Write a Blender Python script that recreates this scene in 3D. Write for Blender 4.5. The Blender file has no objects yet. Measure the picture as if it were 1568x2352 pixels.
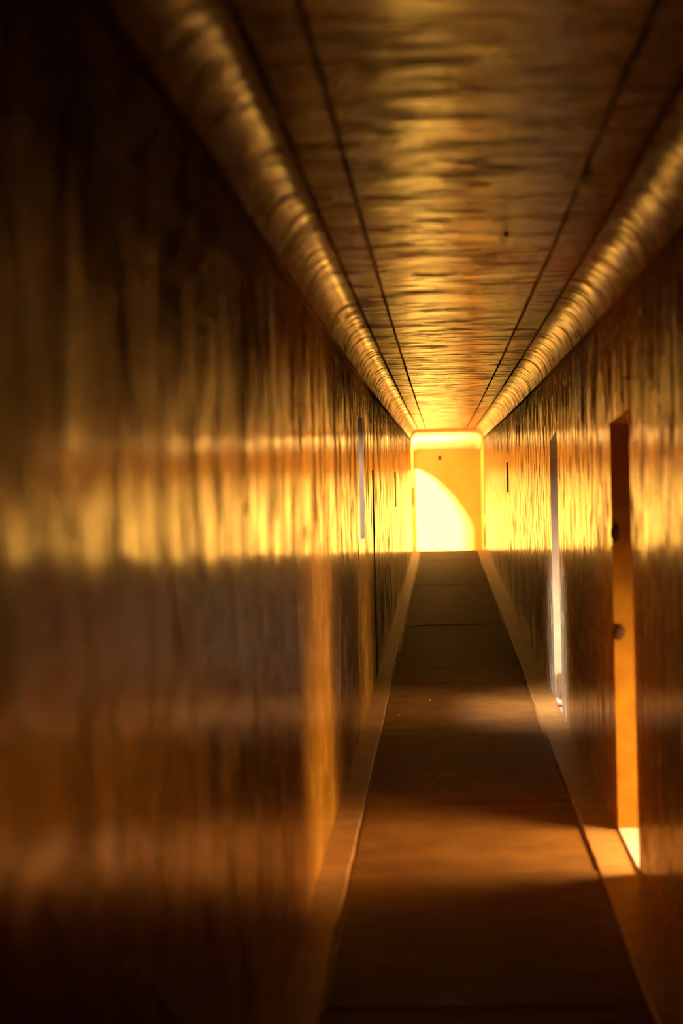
import bpy, bmesh, math, random
from mathutils import Matrix, Vector, Euler, noise
random.seed(4)
scene = bpy.context.scene
C = scene.collection

# ------------------------------------------------------------------ camera
cam_d = bpy.data.cameras.new('camera')
cam = bpy.data.objects.new('camera', cam_d); C.objects.link(cam)
scene.camera = cam
cam_d.sensor_fit = 'VERTICAL'; cam_d.sensor_height = 36.0; cam_d.lens = 85.0
cam_d.clip_start = 0.05; cam_d.clip_end = 200
R = Euler((math.radians(90 - 0.883), 0, math.radians(2.393)), 'XYZ').to_matrix() @ Matrix.Rotation(-0.0236, 3, 'Z')
cam.matrix_world = R.to_4x4()                       # eye at the origin, corridor runs along +Y
cam_d.dof.use_dof = True
cam_d.dof.focus_distance = 18.5
cam_d.dof.aperture_fstop = 2.6

# ------------------------------------------------------------------ world, lights, exposure
world = bpy.data.worlds.new('world'); scene.world = world
world.use_nodes = True
world.node_tree.nodes['Background'].inputs[0].default_value = (0.75, 0.85, 1.0, 1)
world.node_tree.nodes['Background'].inputs[1].default_value = 0.6
vs = scene.view_settings
vs.view_transform = 'Standard'; vs.look = 'None'; vs.gamma = 1; vs.use_curve_mapping = False
vs.exposure = -0.4
scene.cycles.max_bounces = 16
scene.cycles.diffuse_bounces = 10
scene.cycles.glossy_bounces = 6
scene.cycles.sample_clamp_indirect = 12

def area(name, loc, target, sx, sy, power, col, spread=180):
    l = bpy.data.lights.new(name, 'AREA'); l.shape = 'RECTANGLE'
    l.size = sx; l.size_y = sy; l.energy = power; l.color = col; l.spread = math.radians(spread)
    o = bpy.data.objects.new(name, l); C.objects.link(o)
    o.location = loc
    o.rotation_euler = (Vector(target) - Vector(loc)).to_track_quat('-Z', 'Y').to_euler()
    return o

sun_d = bpy.data.lights.new('sun', 'SUN'); sun_d.energy = 58; sun_d.color = (1, 0.86, 0.62); sun_d.angle = math.radians(7)
sun = bpy.data.objects.new('sun', sun_d); C.objects.link(sun)
sun.rotation_euler = Vector((0.60, 0.70, -0.60)).to_track_quat('-Z', 'Y').to_euler()
# daylight of the landing's left openings at the far end
area('daylight_landing', (-0.95, 42.3, -0.75), (0.7, 42.9, -0.9), 2.9, 1.3, 42, (1, 0.88, 0.5))
area('landing_ceiling_fill', (0.98, 40.9, -1.0), (0.25, 41.7, 0.55), 0.9, 0.4, 330, (1, 0.76, 0.38), 90)  # fill added low on the right to brighten the landing ceiling
# daylight of the two side rooms on the right
area('daylight_near_room', (1.50, 9.4, -0.95), (0.45, 9.65, -1.45), 0.8, 0.35, 66, (1, 0.62, 0.26), 130)
area('daylight_far_room', (1.30, 15.15, -0.95), (0.0, 15.3, -1.35), 0.5, 0.3, 18, (1, 0.72, 0.42), 150)
area('daylight_window', (-1.18, 15.0, 0.62), (0.7, 15.3, -0.95), 0.8, 0.4, 150, (1, 0.88, 0.74), 130)
# faint orange fill added behind the camera, no real source there
area('fill_behind_camera', (0.1, -2.2, 0.2), (0.1, 5, -0.4), 1.0, 1.0, 0.9, (1, 0.42, 0.10))

# ------------------------------------------------------------------ profile of the passage
XL, XR = -0.50, 0.70
def lerp(tab, y):
    if y <= tab[0][0]: return tab[0][1]
    for (a, va), (b, vb) in zip(tab, tab[1:]):
        if y <= b: return va + (vb - va) * (y - a) / (b - a)
    return tab[-1][1]
FL = [(-3, -1.56), (7, -1.525), (9, -1.51), (15, -1.485), (20, -1.44), (25, -1.40), (31, -1.36), (39.5, -1.285), (40.3, -1.30), (44, -1.62)]
SP = [(-3, 0.74), (5.4, 0.71), (7, 0.68), (9, 0.655), (12, 0.63), (17, 0.60), (26, 0.57), (39.5, 0.56), (44, 0.36)]
floor_z = lambda y: lerp(FL, y)
spring_z = lambda y: lerp(SP, y)
def cove_h(y): return 0.15 if y < 39.5 else 0.15 - 0.09 * (y - 39.5) / 4.5

# ------------------------------------------------------------------ materials
def nodes(name):
    m = bpy.data.materials.new(name); m.use_nodes = True
    nt = m.node_tree; return m, nt, nt.nodes['Principled BSDF']
def N(nt, t, **kw):
    n = nt.nodes.new(t)
    for k, v in kw.items():
        if k.startswith('i_'): n.inputs[k[2:]].default_value = v
        else: setattr(n, k, v)
    return n
def L(nt, a, b): nt.links.new(a, b)
def noise_n(nt, co, scale, detail=4, rough=0.55, dist=0.0, map_scale=None):
    if map_scale:
        mp = N(nt, 'ShaderNodeMapping'); mp.inputs['Scale'].default_value = map_scale
        L(nt, co, mp.inputs['Vector']); co = mp.outputs[0]
    n = N(nt, 'ShaderNodeTexNoise'); n.inputs['Scale'].default_value = scale
    n.inputs['Detail'].default_value = detail; n.inputs['Roughness'].default_value = rough
    n.inputs['Distortion'].default_value = dist
    L(nt, co, n.inputs['Vector']); return n.outputs['Fac']
def ramp(nt, fac, p0, p1, c0=(0, 0, 0, 1), c1=(1, 1, 1, 1)):
    r = N(nt, 'ShaderNodeValToRGB'); r.color_ramp.elements[0].position = p0; r.color_ramp.elements[1].position = p1
    r.color_ramp.elements[0].color = c0; r.color_ramp.elements[1].color = c1
    L(nt, fac, r.inputs[0]); return r.outputs[0]
def math_n(nt, op, a, b=None, c=None, clamp=False):
    n = N(nt, 'ShaderNodeMath', operation=op, use_clamp=clamp)
    for i, v in enumerate((a, b, c)):
        if v is None: continue
        if isinstance(v, (int, float)): n.inputs[i].default_value = v
        else: L(nt, v, n.inputs[i])
    return n.outputs[0]
def mix(nt, fac, a, b):
    n = N(nt, 'ShaderNodeMix', data_type='RGBA')
    for s, v in ((n.inputs[0], fac), (n.inputs[6], a), (n.inputs[7], b)):
        if isinstance(v, (int, float, tuple)): s.default_value = v
        else: L(nt, v, s)
    return n.outputs[2]

def polished_plaster(name, c_light, c_dark, stain, rough=0.07, bump=1.0, pale=None, stretch=(1, 1, 0.5), grime_z=None, seed=0.0, cracks=True):
    m, nt, p = nodes(name)
    tc = N(nt, 'ShaderNodeTexCoord')
    off = N(nt, 'ShaderNodeMapping'); off.inputs['Location'].default_value = (seed, seed * 1.7, seed * 0.6)
    L(nt, tc.outputs['Object'], off.inputs['Vector']); co = off.outputs[0]
    big = noise_n(nt, co, 1.6, 5, 0.6)
    med = noise_n(nt, co, 7.0, 6, 0.62, 0.4, stretch)
    fine = noise_n(nt, co, 38.0, 5, 0.6, 0, stretch)
    base = mix(nt, ramp(nt, big, 0.35, 0.65), c_dark, c_light)
    base = mix(nt, ramp(nt, med, 0.56, 0.72), base, stain)
    sep = N(nt, 'ShaderNodeSeparateXYZ'); L(nt, tc.outputs['Object'], sep.inputs[0])
    dirt = ramp(nt, med, 0.50, 0.62)
    rgh = math_n(nt, 'MULTIPLY_ADD', ramp(nt, big, 0.40, 0.68), 0.10, rough)
    rgh = math_n(nt, 'MULTIPLY_ADD', dirt, 0.25, rgh)
    spec = math_n(nt, 'MULTIPLY_ADD', dirt, -0.50, 0.80)
    if grime_z:
        # grime that ran down from the cornice: ragged lower edge
        drip = noise_n(nt, co, 9.0, 4, 0.6, 0.2, (1, 1, 0.10))
        g = math_n(nt, 'ADD', sep.outputs['Z'], math_n(nt, 'MULTIPLY_ADD', drip, 1.5, math_n(nt, 'MULTIPLY', med, 0.7)))
        g = math_n(nt, 'SUBTRACT', g, grime_z + 1.10)
        g = math_n(nt, 'MULTIPLY', g, 6.0, clamp=True)
        g = math_n(nt, 'MULTIPLY', g, ramp(nt, fine, 0.38, 0.5))
        base = mix(nt, g, base, stain)
        rgh = math_n(nt, 'MULTIPLY_ADD', g, 0.40, rgh)
        spec = math_n(nt, 'MULTIPLY', spec, math_n(nt, 'MULTIPLY_ADD', g, -0.85, 1.0))
    if cracks:
        # day joint in the plaster, a thin wandering line
        wob = math_n(nt, 'MULTIPLY_ADD', noise_n(nt, co, 0.5, 6, 0.7), 0.22, sep.outputs['Z'])
        d = math_n(nt, 'ABSOLUTE', math_n(nt, 'ADD', wob, -0.015))
        ck = math_n(nt, 'LESS_THAN', d, 0.0035)
        ck = math_n(nt, 'MULTIPLY', ck, ramp(nt, noise_n(nt, co, 0.9, 2), 0.45, 0.52))
        base = mix(nt, math_n(nt, 'MULTIPLY', ck, 0.75), base, stain)
        # vertical hair cracks
        v = N(nt, 'ShaderNodeTexVoronoi', feature='DISTANCE_TO_EDGE'); v.inputs['Scale'].default_value = 1.0
        mp = N(nt, 'ShaderNodeMapping'); mp.inputs['Scale'].default_value = (1, 0.55, 0.9)
        L(nt, co, mp.inputs['Vector']); L(nt, mp.outputs[0], v.inputs['Vector'])
        vc = math_n(nt, 'LESS_THAN', v.outputs['Distance'], 0.004)
        vc = math_n(nt, 'MULTIPLY', vc, ramp(nt, big, 0.5, 0.58))
        base = mix(nt, math_n(nt, 'MULTIPLY', vc, 0.7), base, stain)
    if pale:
        # pale halo of window light around the farther doorway, painted into the colour
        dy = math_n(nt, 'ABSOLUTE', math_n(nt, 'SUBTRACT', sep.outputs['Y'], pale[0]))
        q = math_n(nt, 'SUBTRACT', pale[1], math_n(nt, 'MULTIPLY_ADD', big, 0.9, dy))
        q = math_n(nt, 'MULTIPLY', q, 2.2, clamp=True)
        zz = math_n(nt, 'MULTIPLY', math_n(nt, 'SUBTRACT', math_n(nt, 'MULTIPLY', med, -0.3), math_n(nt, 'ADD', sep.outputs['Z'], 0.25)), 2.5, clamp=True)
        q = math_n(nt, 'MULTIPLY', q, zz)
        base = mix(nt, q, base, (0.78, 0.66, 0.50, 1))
    L(nt, base, p.inputs['Base Color']); L(nt, rgh, p.inputs['Roughness'])
    L(nt, spec, p.inputs['Specular IOR Level']); p.inputs['Specular Tint'].default_value = (1, 0.80, 0.48, 1)
    b1 = N(nt, 'ShaderNodeBump'); b1.inputs['Strength'].default_value = 1.0; b1.inputs['Distance'].default_value = 0.010 * bump
    L(nt, noise_n(nt, co, 3.2, 2, 0.5), b1.inputs['Height'])
    b2 = N(nt, 'ShaderNodeBump'); b2.inputs['Strength'].default_value = 1.0; b2.inputs['Distance'].default_value = 0.0060 * bump
    L(nt, med, b2.inputs['Height']); L(nt, b1.outputs[0], b2.inputs['Normal'])
    b3 = N(nt, 'ShaderNodeBump'); b3.inputs['Strength'].default_value = 1.0; b3.inputs['Distance'].default_value = 0.0006 * bump
    L(nt, fine, b3.inputs['Height']); L(nt, b2.outputs[0], b3.inputs['Normal'])
    L(nt, b3.outputs[0], p.inputs['Normal'])
    return m

def matte(name, c1, c2, rough=0.6, scale=12, bump=0.002, spec=0.4):
    m, nt, p = nodes(name)
    tc = N(nt, 'ShaderNodeTexCoord'); co = tc.outputs['Object']
    n = noise_n(nt, co, scale, 6, 0.6)
    L(nt, mix(nt, ramp(nt, n, 0.35, 0.68), c1, c2), p.inputs['Base Color'])
    p.inputs['Roughness'].default_value = rough; p.inputs['Specular IOR Level'].default_value = spec
    b = N(nt, 'ShaderNodeBump'); b.inputs['Distance'].default_value = bump; b.inputs['Strength'].default_value = 1
    L(nt, n, b.inputs['Height']); L(nt, b.outputs[0], p.inputs['Normal'])
    return m

M = {}
M['wall_l'] = polished_plaster('polished_ochre_plaster', (0.64, 0.30, 0.028, 1), (0.48, 0.21, 0.016, 1), (0.14, 0.05, 0.008, 1), grime_z=0.22, seed=0)
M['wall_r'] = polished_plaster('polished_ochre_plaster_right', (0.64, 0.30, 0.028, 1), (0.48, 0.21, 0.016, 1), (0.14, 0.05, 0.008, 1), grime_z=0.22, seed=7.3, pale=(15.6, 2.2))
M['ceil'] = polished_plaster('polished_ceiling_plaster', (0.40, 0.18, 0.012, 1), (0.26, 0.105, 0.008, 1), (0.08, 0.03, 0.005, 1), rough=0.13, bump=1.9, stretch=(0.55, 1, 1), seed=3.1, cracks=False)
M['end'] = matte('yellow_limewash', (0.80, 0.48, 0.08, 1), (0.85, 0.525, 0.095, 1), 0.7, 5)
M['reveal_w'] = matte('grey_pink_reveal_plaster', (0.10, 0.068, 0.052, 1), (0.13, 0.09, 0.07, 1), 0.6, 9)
M['pale'] = matte('pale_lit_ceiling', (0.86, 0.66, 0.28, 1), (0.90, 0.72, 0.34, 1), 0.7, 5)  # landing ceiling: its strong light is put into this paler colour
M['reveal'] = matte('pale_reveal_plaster', (0.62, 0.50, 0.36, 1), (0.74, 0.62, 0.48, 1), 0.55, 9)
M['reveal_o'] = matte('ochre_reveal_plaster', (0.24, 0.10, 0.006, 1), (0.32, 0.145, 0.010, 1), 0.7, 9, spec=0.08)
M['border'] = matte('worn_border_plaster', (0.32, 0.155, 0.04, 1), (0.48, 0.25, 0.075, 1), 0.45, 6)
M['runner'] = matte('dark_ribbed_matting', (0.15, 0.062, 0.010, 1), (0.24, 0.105, 0.016, 1), 0.50, 5, 0.001, 0.35)
M['groove'] = matte('dark_joint', (0.16, 0.08, 0.025, 1), (0.24, 0.12, 0.04, 1), 0.8, 20)
M['chip'] = matte('exposed_dark_render', (0.045, 0.018, 0.006, 1), (0.09, 0.035, 0.012, 1), 0.9, 30, 0.004, 0.1)
M['iron'] = matte('dark_iron', (0.02, 0.015, 0.012, 1), (0.05, 0.035, 0.03, 1), 0.6, 60, 0.0005)
M['shutter'] = matte('dark_green_paint', (0.02, 0.028, 0.018, 1), (0.035, 0.04, 0.025, 1), 0.6, 20, 0.0005)
M['stone'] = matte('brown_stone', (0.22, 0.12, 0.06, 1), (0.34, 0.21, 0.12, 1), 0.8, 18, 0.004)
M['rubble'] = matte('grey_plaster_rubble', (0.30, 0.25, 0.20, 1), (0.55, 0.47, 0.40, 1), 0.85, 25, 0.004)
M['paper'] = matte('pale_scrap', (0.75, 0.66, 0.5, 1), (0.85, 0.78, 0.62, 1), 0.7, 40, 0.0005)

# ------------------------------------------------------------------ helpers
def link(name, bm, mat, parent=None, kind=None, smooth=False):
    me = bpy.data.meshes.new(name)
    bmesh.ops.remove_doubles(bm, verts=bm.verts, dist=1e-5)
    bm.to_mesh(me); bm.free()
    for m in (mat if isinstance(mat, (list, tuple)) else [mat]): me.materials.append(m)
    if smooth:
        for f in me.polygons: f.use_smooth = True
    o = bpy.data.objects.new(name, me); C.objects.link(o)
    if parent: o.parent = parent
    if kind: o['kind'] = kind
    return o
def tag(o, label, cat, group=None):
    o['label'] = label; o['category'] = cat
    if group: o['group'] = group
    return o
def quad(bm, pts, mi=0):
    f = bm.faces.new([bm.verts.new(p) for p in pts]); f.material_index = mi; return f
def box(bm, x0, x1, y0, y1, z0, z1, mi=0):
    v = [(x, y, z) for x in (x0, x1) for y in (y0, y1) for z in (z0, z1)]
    for idx in ((0, 1, 3, 2), (4, 6, 7, 5), (0, 4, 5, 1), (2, 3, 7, 6), (0, 2, 6, 4), (1, 5, 7, 3)):
        quad(bm, [v[i] for i in idx], mi)

# ------------------------------------------------------------------ walls with openings
def arch(y0, y1, zt, rise):
    yc, hw = (y0 + y1) / 2, (y1 - y0) / 2
    return lambda y: zt + rise * math.sqrt(max(0, 1 - ((y - yc) / hw) ** 2))
Y0, Y1 = -3.0, 44.0
THK = 0.35
SUNOP = 0.101                                        # the thin arched opening beside the end wall
# (y0, y1, bottom(y), top(y), depth, reveal material slot)
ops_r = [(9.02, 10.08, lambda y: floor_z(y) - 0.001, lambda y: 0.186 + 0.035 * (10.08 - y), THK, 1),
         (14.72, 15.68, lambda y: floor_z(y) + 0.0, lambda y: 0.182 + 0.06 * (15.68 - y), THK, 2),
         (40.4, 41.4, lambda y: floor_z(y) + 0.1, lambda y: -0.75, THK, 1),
         (25.5, 26.2, lambda y: -0.23, lambda y: 0.09, 0.02, 1)]
ops_l = [(14.62, 15.46, lambda y: -0.41, lambda y: 0.36, THK, 4),
         (17.35, 17.75, lambda y: floor_z(y), lambda y: 0.03, 0.012, 1),
         (25.6, 26.3, lambda y: -0.36, lambda y: 0.02, 0.02, 1),
         (40.6, 42.5, lambda y: floor_z(y) + 0.15, lambda y: -0.25, THK, 1),
         (42.78, 43.98, lambda y: floor_z(y) + 0.05, arch(42.70, 44.06, -0.16, 0.50), SUNOP, 1)]
def build_wall(name, X, out, ops, mat):
    bm = bmesh.new()
    ys = {Y0, Y1}
    y = Y0
    while y < Y1: ys.add(round(y, 3)); y += 0.5
    for o in ops:
        n = 14 if o[0] > 42.6 else 2
        for i in range(n + 1): ys.add(round(o[0] + (o[1] - o[0]) * i / n, 4))
    ys = sorted(ys)
    for a, b in zip(ys, ys[1:]):
        if b - a < 1e-3: continue
        mid = (a + b) / 2
        o = next((o for o in ops if o[0] < mid < o[1]), None)
        def seg(za0, za1, zb0, zb1, x=X):
            quad(bm, [(x, a, za0), (x, b, zb0), (x, b, zb1), (x, a, za1)] if out > 0 else [(x, b, zb0), (x, a, za0), (x, a, za1), (x, b, zb1)])
        fa, fb, sa, sb = floor_z(a) - 0.04, floor_z(b) - 0.04, spring_z(a) + 0.01, spring_z(b) + 0.01
        xo = X + out * THK
        if a < 42.4: quad(bm, [(xo, a, fa), (xo, a, sa), (xo, b, sb), (xo, b, fb)] if not o or o[4] < 0.1 else [(xo, a, o[3](a)), (xo, a, sa), (xo, b, sb), (xo, b, o[3](b))])
        if not o: seg(fa, sa, fb, sb); continue
        seg(fa, o[2](a), fb, o[2](b)); seg(o[3](a), sa, o[3](b), sb)
        d = X + out * o[4]
        quad(bm, [(X, a, o[2](a)), (d, a, o[2](a)), (d, b, o[2](b)), (X, b, o[2](b))], o[5])
        quad(bm, [(X, a, o[3](a)), (X, b, o[3](b)), (d, b, o[3](b)), (d, a, o[3](a))], o[5])
        if o[4] >= 0.1 and o[2](a) > floor_z(a) + 0.02:
            quad(bm, [(xo, a, fa), (xo, a, o[2](a)), (xo, b, o[2](b)), (xo, b, fb)])
    for o in ops:
        d = X + out * o[4]
        for y in (o[0], o[1]):
            quad(bm, [(X, y, o[2](y)), (d, y, o[2](y)), (d, y, o[3](y)), (X, y, o[3](y))], o[5])
    bmesh.ops.remove_doubles(bm, verts=bm.verts, dist=1e-4)
    bmesh.ops.recalc_face_normals(bm, faces=bm.faces)
    for f in bm.faces:
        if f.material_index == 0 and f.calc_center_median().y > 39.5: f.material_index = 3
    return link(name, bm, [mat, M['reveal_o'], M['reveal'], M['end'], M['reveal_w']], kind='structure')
wall_left = build_wall('wall_left', XL, -1, ops_l, M['wall_l'])
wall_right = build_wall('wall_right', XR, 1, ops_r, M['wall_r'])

bm = bmesh.new(); box(bm, XL - THK, XR + THK, 44.0, 44.3, -1.75, 0.7); link('wall_far', bm, M['end'], kind='structure')
bm = bmesh.new(); box(bm, XL - THK, XR + THK, -3.3, -3.0, -1.7, 1.1); link('wall_near', bm, M['wall_l'], kind='structure')

# ------------------------------------------------------------------ ceiling: flat middle, coves, incised joints
def ceiling_profile(y):
    s, h = spring_z(y), cove_h(y)
    t = s + h
    gw, gd = 0.007, 0.010
    pts = []
    n = 12
    cw_l, cw_r = 0.122, 0.135
    pts.append((XL - 0.004, s - 0.0, 0)); 
    for i in range(n + 1):
        a = math.pi / 2 * i / n
        pts.append((XL + cw_l * (1 - math.cos(a)), s + h * math.sin(a), 0))
    for g in (XL + cw_l + 0.012, -0.24):
        pts += [(g - gw, t, 0), (g - gw * 0.6, t + gd, 1), (g + gw * 0.6, t + gd, 1), (g + gw, t, 1)]
    for g in (0.42, XR - cw_r - 0.012):
        pts += [(g - gw, t, 0), (g - gw * 0.6, t + gd, 1), (g + gw * 0.6, t + gd, 1), (g + gw, t, 1)]
    for i in range(n + 1):
        a = math.pi / 2 * (1 - i / n)
        pts.append((XR - cw_r * (1 - math.cos(a)), s + h * math.sin(a), 0))
    pts.append((XR + 0.004, s, 0))
    return pts
bm = bmesh.new()
rings = []
ys = [Y0 + 0.25 * i for i in range(int((Y1 - Y0) / 0.25) + 1)]
if 39.5 not in ys: ys.append(39.5)
for y in sorted(ys):
    w = []
    for k, (x, z, mi) in enumerate(ceiling_profile(y)):
        jig = 0.0025 * noise.noise(Vector((k // 4, y * 1.5, 3.3))) if 13 < k < 32 else 0
        w.append(bm.verts.new((x + jig, y, z)))
    rings.append(w)
prof = ceiling_profile(5)
for r0, r1 in zip(rings, rings[1:]):
    for k in range(len(prof) - 1):
        f = bm.faces.new((r0[k], r0[k + 1], r1[k + 1], r1[k])); f.material_index = 1 if prof[k + 1][2] else 0
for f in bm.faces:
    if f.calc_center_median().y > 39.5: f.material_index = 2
# closed top slab
bmesh.ops.recalc_face_normals(bm, faces=bm.faces)
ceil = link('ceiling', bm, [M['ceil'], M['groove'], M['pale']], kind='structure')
ncol = len(prof) - 1
for i, p in enumerate(ceil.data.polygons):
    p.use_smooth = True
for e in ceil.data.edges:                            # crisp edges along the incised joints
    a, b = (ceil.data.vertices[v].co for v in e.vertices)
    if abs(a.y - b.y) > 0.01 and any(abs(a.x - g) < 0.02 for g in (XL + 0.134, -0.24, 0.42, XR - 0.147)): e.use_edge_sharp = True
bm = bmesh.new()
for y, yb in zip(ys, ys[1:]):
    xl = XL - THK if y < 42.0 else XL
    quad(bm, [(xl, y, spring_z(y) + 0.32), (XR + THK, y, spring_z(y) + 0.32), (XR + THK, yb, spring_z(yb) + 0.32), (xl, yb, spring_z(yb) + 0.32)])
    for X in (xl, XR + THK):
        quad(bm, [(X, y, spring_z(y)), (X, yb, spring_z(yb)), (X, yb, spring_z(yb) + 0.32), (X, y, spring_z(y) + 0.32)])
link('slab', bm, M['groove'], parent=ceil)

# thin cornice lips at the spring line
def cornice(name, X, s):
    bm = bmesh.new(); rings = []
    for i in range(int(47 / 0.2) + 1):
        y = min(Y0 + 0.2 * i, 43.99); z = spring_z(y)
        j = 0.003 * noise.noise(Vector((X * 9, y * 2.3, 1.1)))
        w = 0.011 + j
        rings.append([bm.verts.new((X + s * px * w / 0.011, y, z + pz)) for px, pz in ((-0.004, -0.012), (0.007, -0.010), (0.011, -0.004), (0.010, 0.003), (0.004, 0.006), (-0.004, 0.007))])
    for a, b in zip(rings, rings[1:]):
        for k in range(5): bm.faces.new((a[k], a[k + 1], b[k + 1], b[k]))
    bmesh.ops.recalc_face_normals(bm, faces=bm.faces)
    return link(name, bm, M['groove'], kind='structure', smooth=True)
cornice('trim_1', XL, 1)
cornice('trim_2', XR, -1)

# ------------------------------------------------------------------ floor, borders, ribbed runner
bm = bmesh.new()
fy = [Y0 + i * 0.5 for i in range(int(47 / 0.5) + 1)]
for a, b in zip(fy, fy[1:]):
    quad(bm, [(XL - THK, a, floor_z(a) - 0.022), (XR + THK, a, floor_z(a) - 0.022), (XR + THK, b, floor_z(b) - 0.022), (XL - THK, b, floor_z(b) - 0.022)])
link('floor', bm, M['border'], kind='structure')
RXL, RXR = -0.375, 0.545
def border(name, xa, xb, edge):
    bm = bmesh.new(); rings = []
    for i in range(int(47 / 0.12) + 1):
        y = min(Y0 + 0.12 * i, 43.99); z = floor_z(y)
        j = 0.006 * noise.noise(Vector((xa * 5, y * 1.7, 0.2))) + 0.003 * noise.noise(Vector((xa, y * 9, 4)))
        if edge > 0: pts = [(xa, z), (xb - 0.005 + j, z), (xb + j, z - 0.005), (xb + j, z - 0.03)]
        else: pts = [(xa + j, z - 0.03), (xa + j, z - 0.005), (xa + 0.005 + j, z), (xb, z)]
        rings.append([bm.verts.new((x, y, zz)) for x, zz in pts])
    for a, b in zip(rings, rings[1:]):
        for k in range(3): bm.faces.new((a[k], b[k], b[k + 1], a[k + 1]))
    bmesh.ops.recalc_face_normals(bm, faces=bm.faces)
    return link(name, bm, M['border'], kind='structure')
border('trim_3', XL - 0.002, RXL - 0.012, 1)
border('trim_4', RXR + 0.012, XR + 0.002, -1)
# door sills continue the right border into the openings
bm = bmesh.new()
for o in ops_r[:2]: box(bm, XR + 0.001, XR + THK, o[0] + 0.002, o[1] - 0.002, floor_z(o[0]) - 0.02, floor_z(o[0]) + 0.012)
link('trim_5', bm, M['reveal'], kind='structure')

runner = bpy.data.objects.new('floor_runner', None); C.objects.link(runner)
runner.location = (0.085, 20, floor_z(20) - 0.02)
tag(runner, 'long dark brown ribbed matting strip running down the middle of the passage floor', 'floor mat')
seams = [-2.9, 0.6, 3.9, 6.9, 9.12, 11.05, 13.85, 16.9, 19.4, 22.6, 26.0, 29.5, 33.1, 36.4, 43.9]
PITCH = 0.058
for si, (a, b) in enumerate(zip(seams, seams[1:])):
    bm = bmesh.new()
    dx0, dx1 = random.uniform(-0.006, 0.006), random.uniform(-0.006, 0.006)
    th = 0.005 * (si % 2)
    x0, x1 = RXL + dx0 - runner.location.x, RXR + dx1 - runner.location.x
    n = max(2, int((b - a - 0.012) / PITCH)); st = (b - a - 0.012) / n
    prev = None
    first = None
    for i in range(n):
        for fr, h in ((0.0, 0.0), (0.28, 0.0), (0.42, 0.0065), (0.86, 0.0065)):
            y = a + 0.006 + (i + fr) * st
            z = floor_z(y) - 0.016 + h + th - runner.location.z
            w = 0.002 * noise.noise(Vector((y * 3, si, 0)))
            cur = (bm.verts.new((x0 + w, y - 20, z)), bm.verts.new((x1 + w, y - 20, z)))
            if prev: bm.faces.new((prev[0], prev[1], cur[1], cur[0]))
            else: first = cur
            prev = cur
    zb = -0.01
    for e in (first, prev):                         # end faces down to the floor
        lo = [bm.verts.new((v.co.x, v.co.y, v.co.z + zb)) for v in e]
        bm.faces.new((e[0], e[1], lo[1], lo[0]))
    bmesh.ops.recalc_face_normals(bm, faces=bm.faces)
    link('mat_section', bm, M['runner'], parent=runner)

# ------------------------------------------------------------------ side rooms behind the openings
def room(name, x0, x1, y0, y1, z0, z1, openside, mat):
    bm = bmesh.new()
    v = {(i, j, k): (x, y, z) for i, x in enumerate((x0, x1)) for j, y in enumerate((y0, y1)) for k, z in enumerate((z0, z1))}
    faces = {'x0': [(0, 0, 0), (0, 1, 0), (0, 1, 1), (0, 0, 1)], 'x1': [(1, 0, 0), (1, 1, 0), (1, 1, 1), (1, 0, 1)],
             'y0': [(0, 0, 0), (1, 0, 0), (1, 0, 1), (0, 0, 1)], 'y1': [(0, 1, 0), (1, 1, 0), (1, 1, 1), (0, 1, 1)],
             'z0': [(0, 0, 0), (1, 0, 0), (1, 1, 0), (0, 1, 0)], 'z1': [(0, 0, 1), (1, 0, 1), (1, 1, 1), (0, 1, 1)]}
    for k, f in faces.items():
        if k != openside: quad(bm, [v[q] for q in f])
    return link(name, bm, mat, kind='structure')
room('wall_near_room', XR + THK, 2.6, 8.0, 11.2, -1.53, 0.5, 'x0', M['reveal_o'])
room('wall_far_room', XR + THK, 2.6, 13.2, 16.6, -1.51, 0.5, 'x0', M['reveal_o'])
room('wall_window_shaft', -1.7, XL - THK, 14.0, 16.2, -0.8, 1.15, 'x1', M['reveal'])

# dark shutters closing the two shallow wall slots
def shutter(name, X, s, y0, y1, z0, z1, label):
    e = bpy.data.objects.new(name, None); C.objects.link(e); e.location = (X, (y0 + y1) / 2, z0)
    tag(e, label, 'shutter')
    ox, oy, oz = e.location
    bm = bmesh.new(); box(bm, s * 0.006, s * 0.018, y0 - oy, y1 - oy, 0, z1 - oz); link('panel', bm, M['shutter'], parent=e)
    for yy in (y0 - oy, y1 - oy - 0.04):
        bm = bmesh.new(); box(bm, s * 0.0, s * 0.006, yy, yy + 0.04, 0, z1 - oz); link('stile', bm, M['shutter'], parent=e)
shutter('wall_shutter', XL, -1, 25.6, 26.3, -0.36, 0.02, 'small dark green shutter set in the left wall near the far end')
shutter('wall_shutter', XR, 1, 25.5, 26.2, -0.23, 0.09, 'small dark green shutter set in the right wall near the far end')
bm = bmesh.new(); box(bm, -0.011, -0.004, -0.19, 0.19, 0.02, 1.47)
o = link('service_panel', bm, M['iron']); o.location = (XL, 17.55, floor_z(17.5)); tag(o, 'tall narrow dark panel recessed in the left wall just past the window', 'panel')

# ------------------------------------------------------------------ small things
def lump(name, loc, r, mat, sq=(1, 1, 1), seed=0, parent=None, sub=3):
    bm = bmesh.new(); bmesh.ops.create_icosphere(bm, subdivisions=sub, radius=1)
    for v in bm.verts:
        d = 1 + 0.28 * noise.noise(v.co * 1.7 + Vector((seed, 0, 0)))
        v.co = Vector((v.co.x * r * sq[0] * d, v.co.y * r * sq[1] * d, v.co.z * r * sq[2] * d))
    o = link(name, bm, mat, parent=parent, smooth=True); o.location = loc; return o

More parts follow.
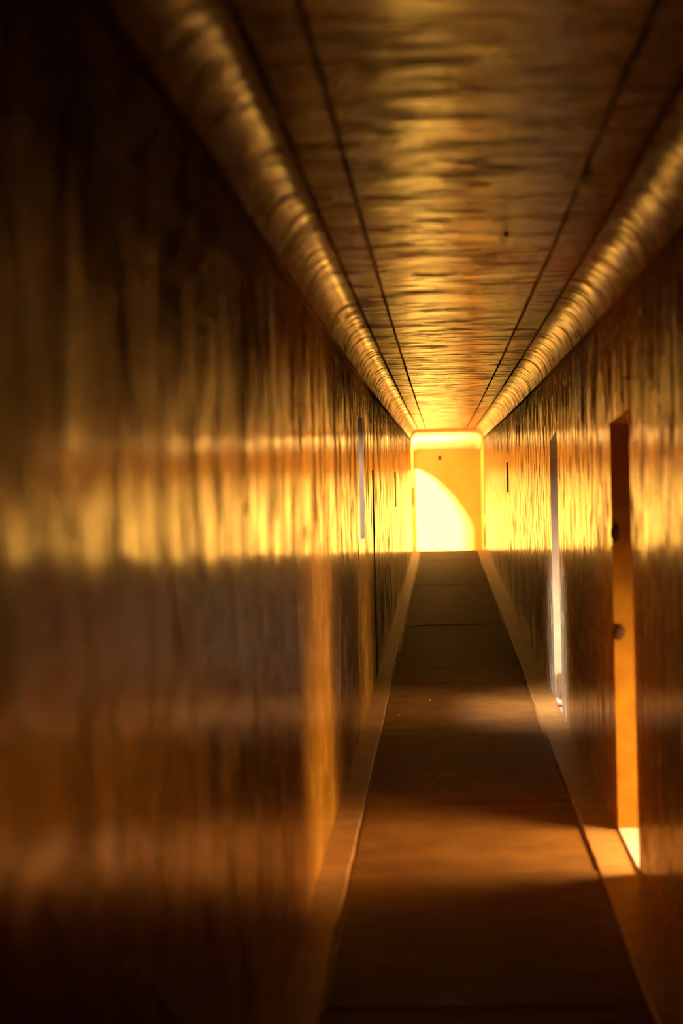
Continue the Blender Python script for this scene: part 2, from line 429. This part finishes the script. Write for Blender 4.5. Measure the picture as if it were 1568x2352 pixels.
# black bracket on the end wall
e = bpy.data.objects.new('wall_fixture', None); C.objects.link(e); e.location = (-0.03, 44.0, 0.26)
tag(e, 'small dark square fixture high on the bright yellow end wall', 'wall fixture')
bm = bmesh.new(); box(bm, -0.024, 0.024, -0.03, 0.0, -0.034, 0.034); bmesh.ops.bevel(bm, geom=bm.edges[:], offset=0.003, segments=1); link('housing', bm, M['iron'], parent=e)
bm = bmesh.new(); bmesh.ops.create_cone(bm, cap_ends=True, segments=12, radius1=0.012, radius2=0.010, depth=0.02, matrix=Matrix.Translation((0, -0.038, -0.005)) @ Matrix.Rotation(math.pi / 2, 4, 'X')); link('socket', bm, M['iron'], parent=e)

# iron stubs in walls and ceiling
def hook(name, loc, nrm, label, cat):
    e = bpy.data.objects.new(name, None); C.objects.link(e); e.location = loc
    e.rotation_euler = Vector(nrm).to_track_quat('Z', 'Y').to_euler(); tag(e, label, cat)
    bm = bmesh.new(); bmesh.ops.create_cone(bm, cap_ends=True, segments=14, radius1=0.011, radius2=0.009, depth=0.006, matrix=Matrix.Translation((0, 0, 0.002)))
    link('plate', bm, M['iron'], parent=e)
    bm = bmesh.new(); prev = None
    path = [Vector((0, 0, 0.004))] + [Vector((0.009 - 0.009 * math.cos(t), 0, 0.014 + 0.011 * math.sin(t))) for t in [i * math.pi * 1.3 / 9 for i in range(10)]]
    for i, p in enumerate(path):
        t = (path[min(i + 1, len(path) - 1)] - path[max(i - 1, 0)]).normalized(); s = Vector((0, 1, 0)); u = t.cross(s)
        ring = [bm.verts.new(p + (s * math.cos(k * math.pi / 3) + u * math.sin(k * math.pi / 3)) * 0.0028) for k in range(6)]
        if prev:
            for k in range(6): bm.faces.new((prev[k], prev[(k + 1) % 6], ring[(k + 1) % 6], ring[k]))
        prev = ring
    link('hook', bm, M['iron'], parent=e, smooth=True)
hook('ceiling_hook', (0.24, 8.35, spring_z(8.35) + 0.15), (0, 0, -1), 'small dark iron hook near the middle of the flat ceiling', 'hook')
hook('ceiling_hook', (0.435, 6.85, spring_z(6.85) + 0.15), (0, 0, -1), 'small dark iron hook near the right edge of the ceiling, nearest the viewer', 'hook')
hook('wall_hook', (XR, 9.05, 0.335), (-1, 0, 0), 'dark iron hook in the right wall above the nearer doorway', 'hook')

# broken edge of the near doorway
lump('broken_plaster', (XR + 0.012, 10.07, -0.27), 0.035, M['chip'], (0.55, 0.3, 1.1), 3, parent=wall_right)
lump('broken_plaster', (XR + 0.02, 10.07, -0.68), 0.035, M['chip'], (0.7, 0.3, 0.9), 8, parent=wall_right)
# block and rubble at the far doorway
bm = bmesh.new(); box(bm, -0.05, 0.06, -0.09, 0.09, 0, 0.155); bmesh.ops.bevel(bm, geom=bm.edges[:], offset=0.012, segments=2)
bmesh.ops.subdivide_edges(bm, edges=bm.edges[:], cuts=2)
for v in bm.verts: v.co += noise.noise_vector(v.co * 22) * 0.006
o = link('stone_block', bm, M['stone']); o.location = (XR + 0.07, 15.58, floor_z(15.4) + 0.012)
tag(o, 'rough brown stone block standing against the jamb of the farther right doorway', 'stone')
for i, (x, y, r) in enumerate(((0.715, 15.05, 0.030), (0.745, 15.15, 0.040), (0.722, 14.88, 0.022))):
    o = lump('plaster_rubble', (x, y, floor_z(y) + 0.012 + r * 0.4), r, M['rubble'], (0.9, 1.2, 0.6), i * 3)
    tag(o, ['small lump of grey rubble lying in the farther right doorway, middle of the three',
            'largest lump of grey rubble in the farther right doorway, next to the stone block',
            'smallest lump of grey rubble in the farther right doorway, nearest the viewer'][i], 'rubble', 'rubble in the farther doorway')
# scraps on the runner
scr = [((1038, 1473), 'pale crumb on the darkest stretch of matting, farthest of the crumbs'),
       ((1018, 1530), 'pale crumb on the matting just before the far lit band'),
       ((987, 1609), 'pale crumb in the middle of the far lit band of matting'),
       ((1005, 1746), 'pale crumb on the dark matting between the two lit bands, farther one'),
       ((1008, 1787), 'pale crumb on the dark matting between the two lit bands, nearer one'),
       ((917, 1643), 'pale crumb near the left edge of the matting, in the far lit band')]
def on_floor(px, py, h=0.008):
    u, v = px - 784, py - 1176
    d = cam.matrix_world.to_3x3() @ Vector((u / 5553.33, -v / 5553.33, -1))
    lo, hi = 2.0, 44.0
    for _ in range(50):
        m = (lo + hi) / 2; p = d * (m / d.y)
        if p.z > floor_z(m) - h: lo = m
        else: hi = m
    return d * (lo / d.y)
for i, ((px, py), lab) in enumerate(scr):
    p = on_floor(px, py)
    o = lump('crumb', (p.x, p.y, p.z + 0.002), 0.0055, M['paper'], (1.1, 1, 0.8), i, sub=2)
    tag(o, lab, 'crumb', 'crumbs scattered on the matting')
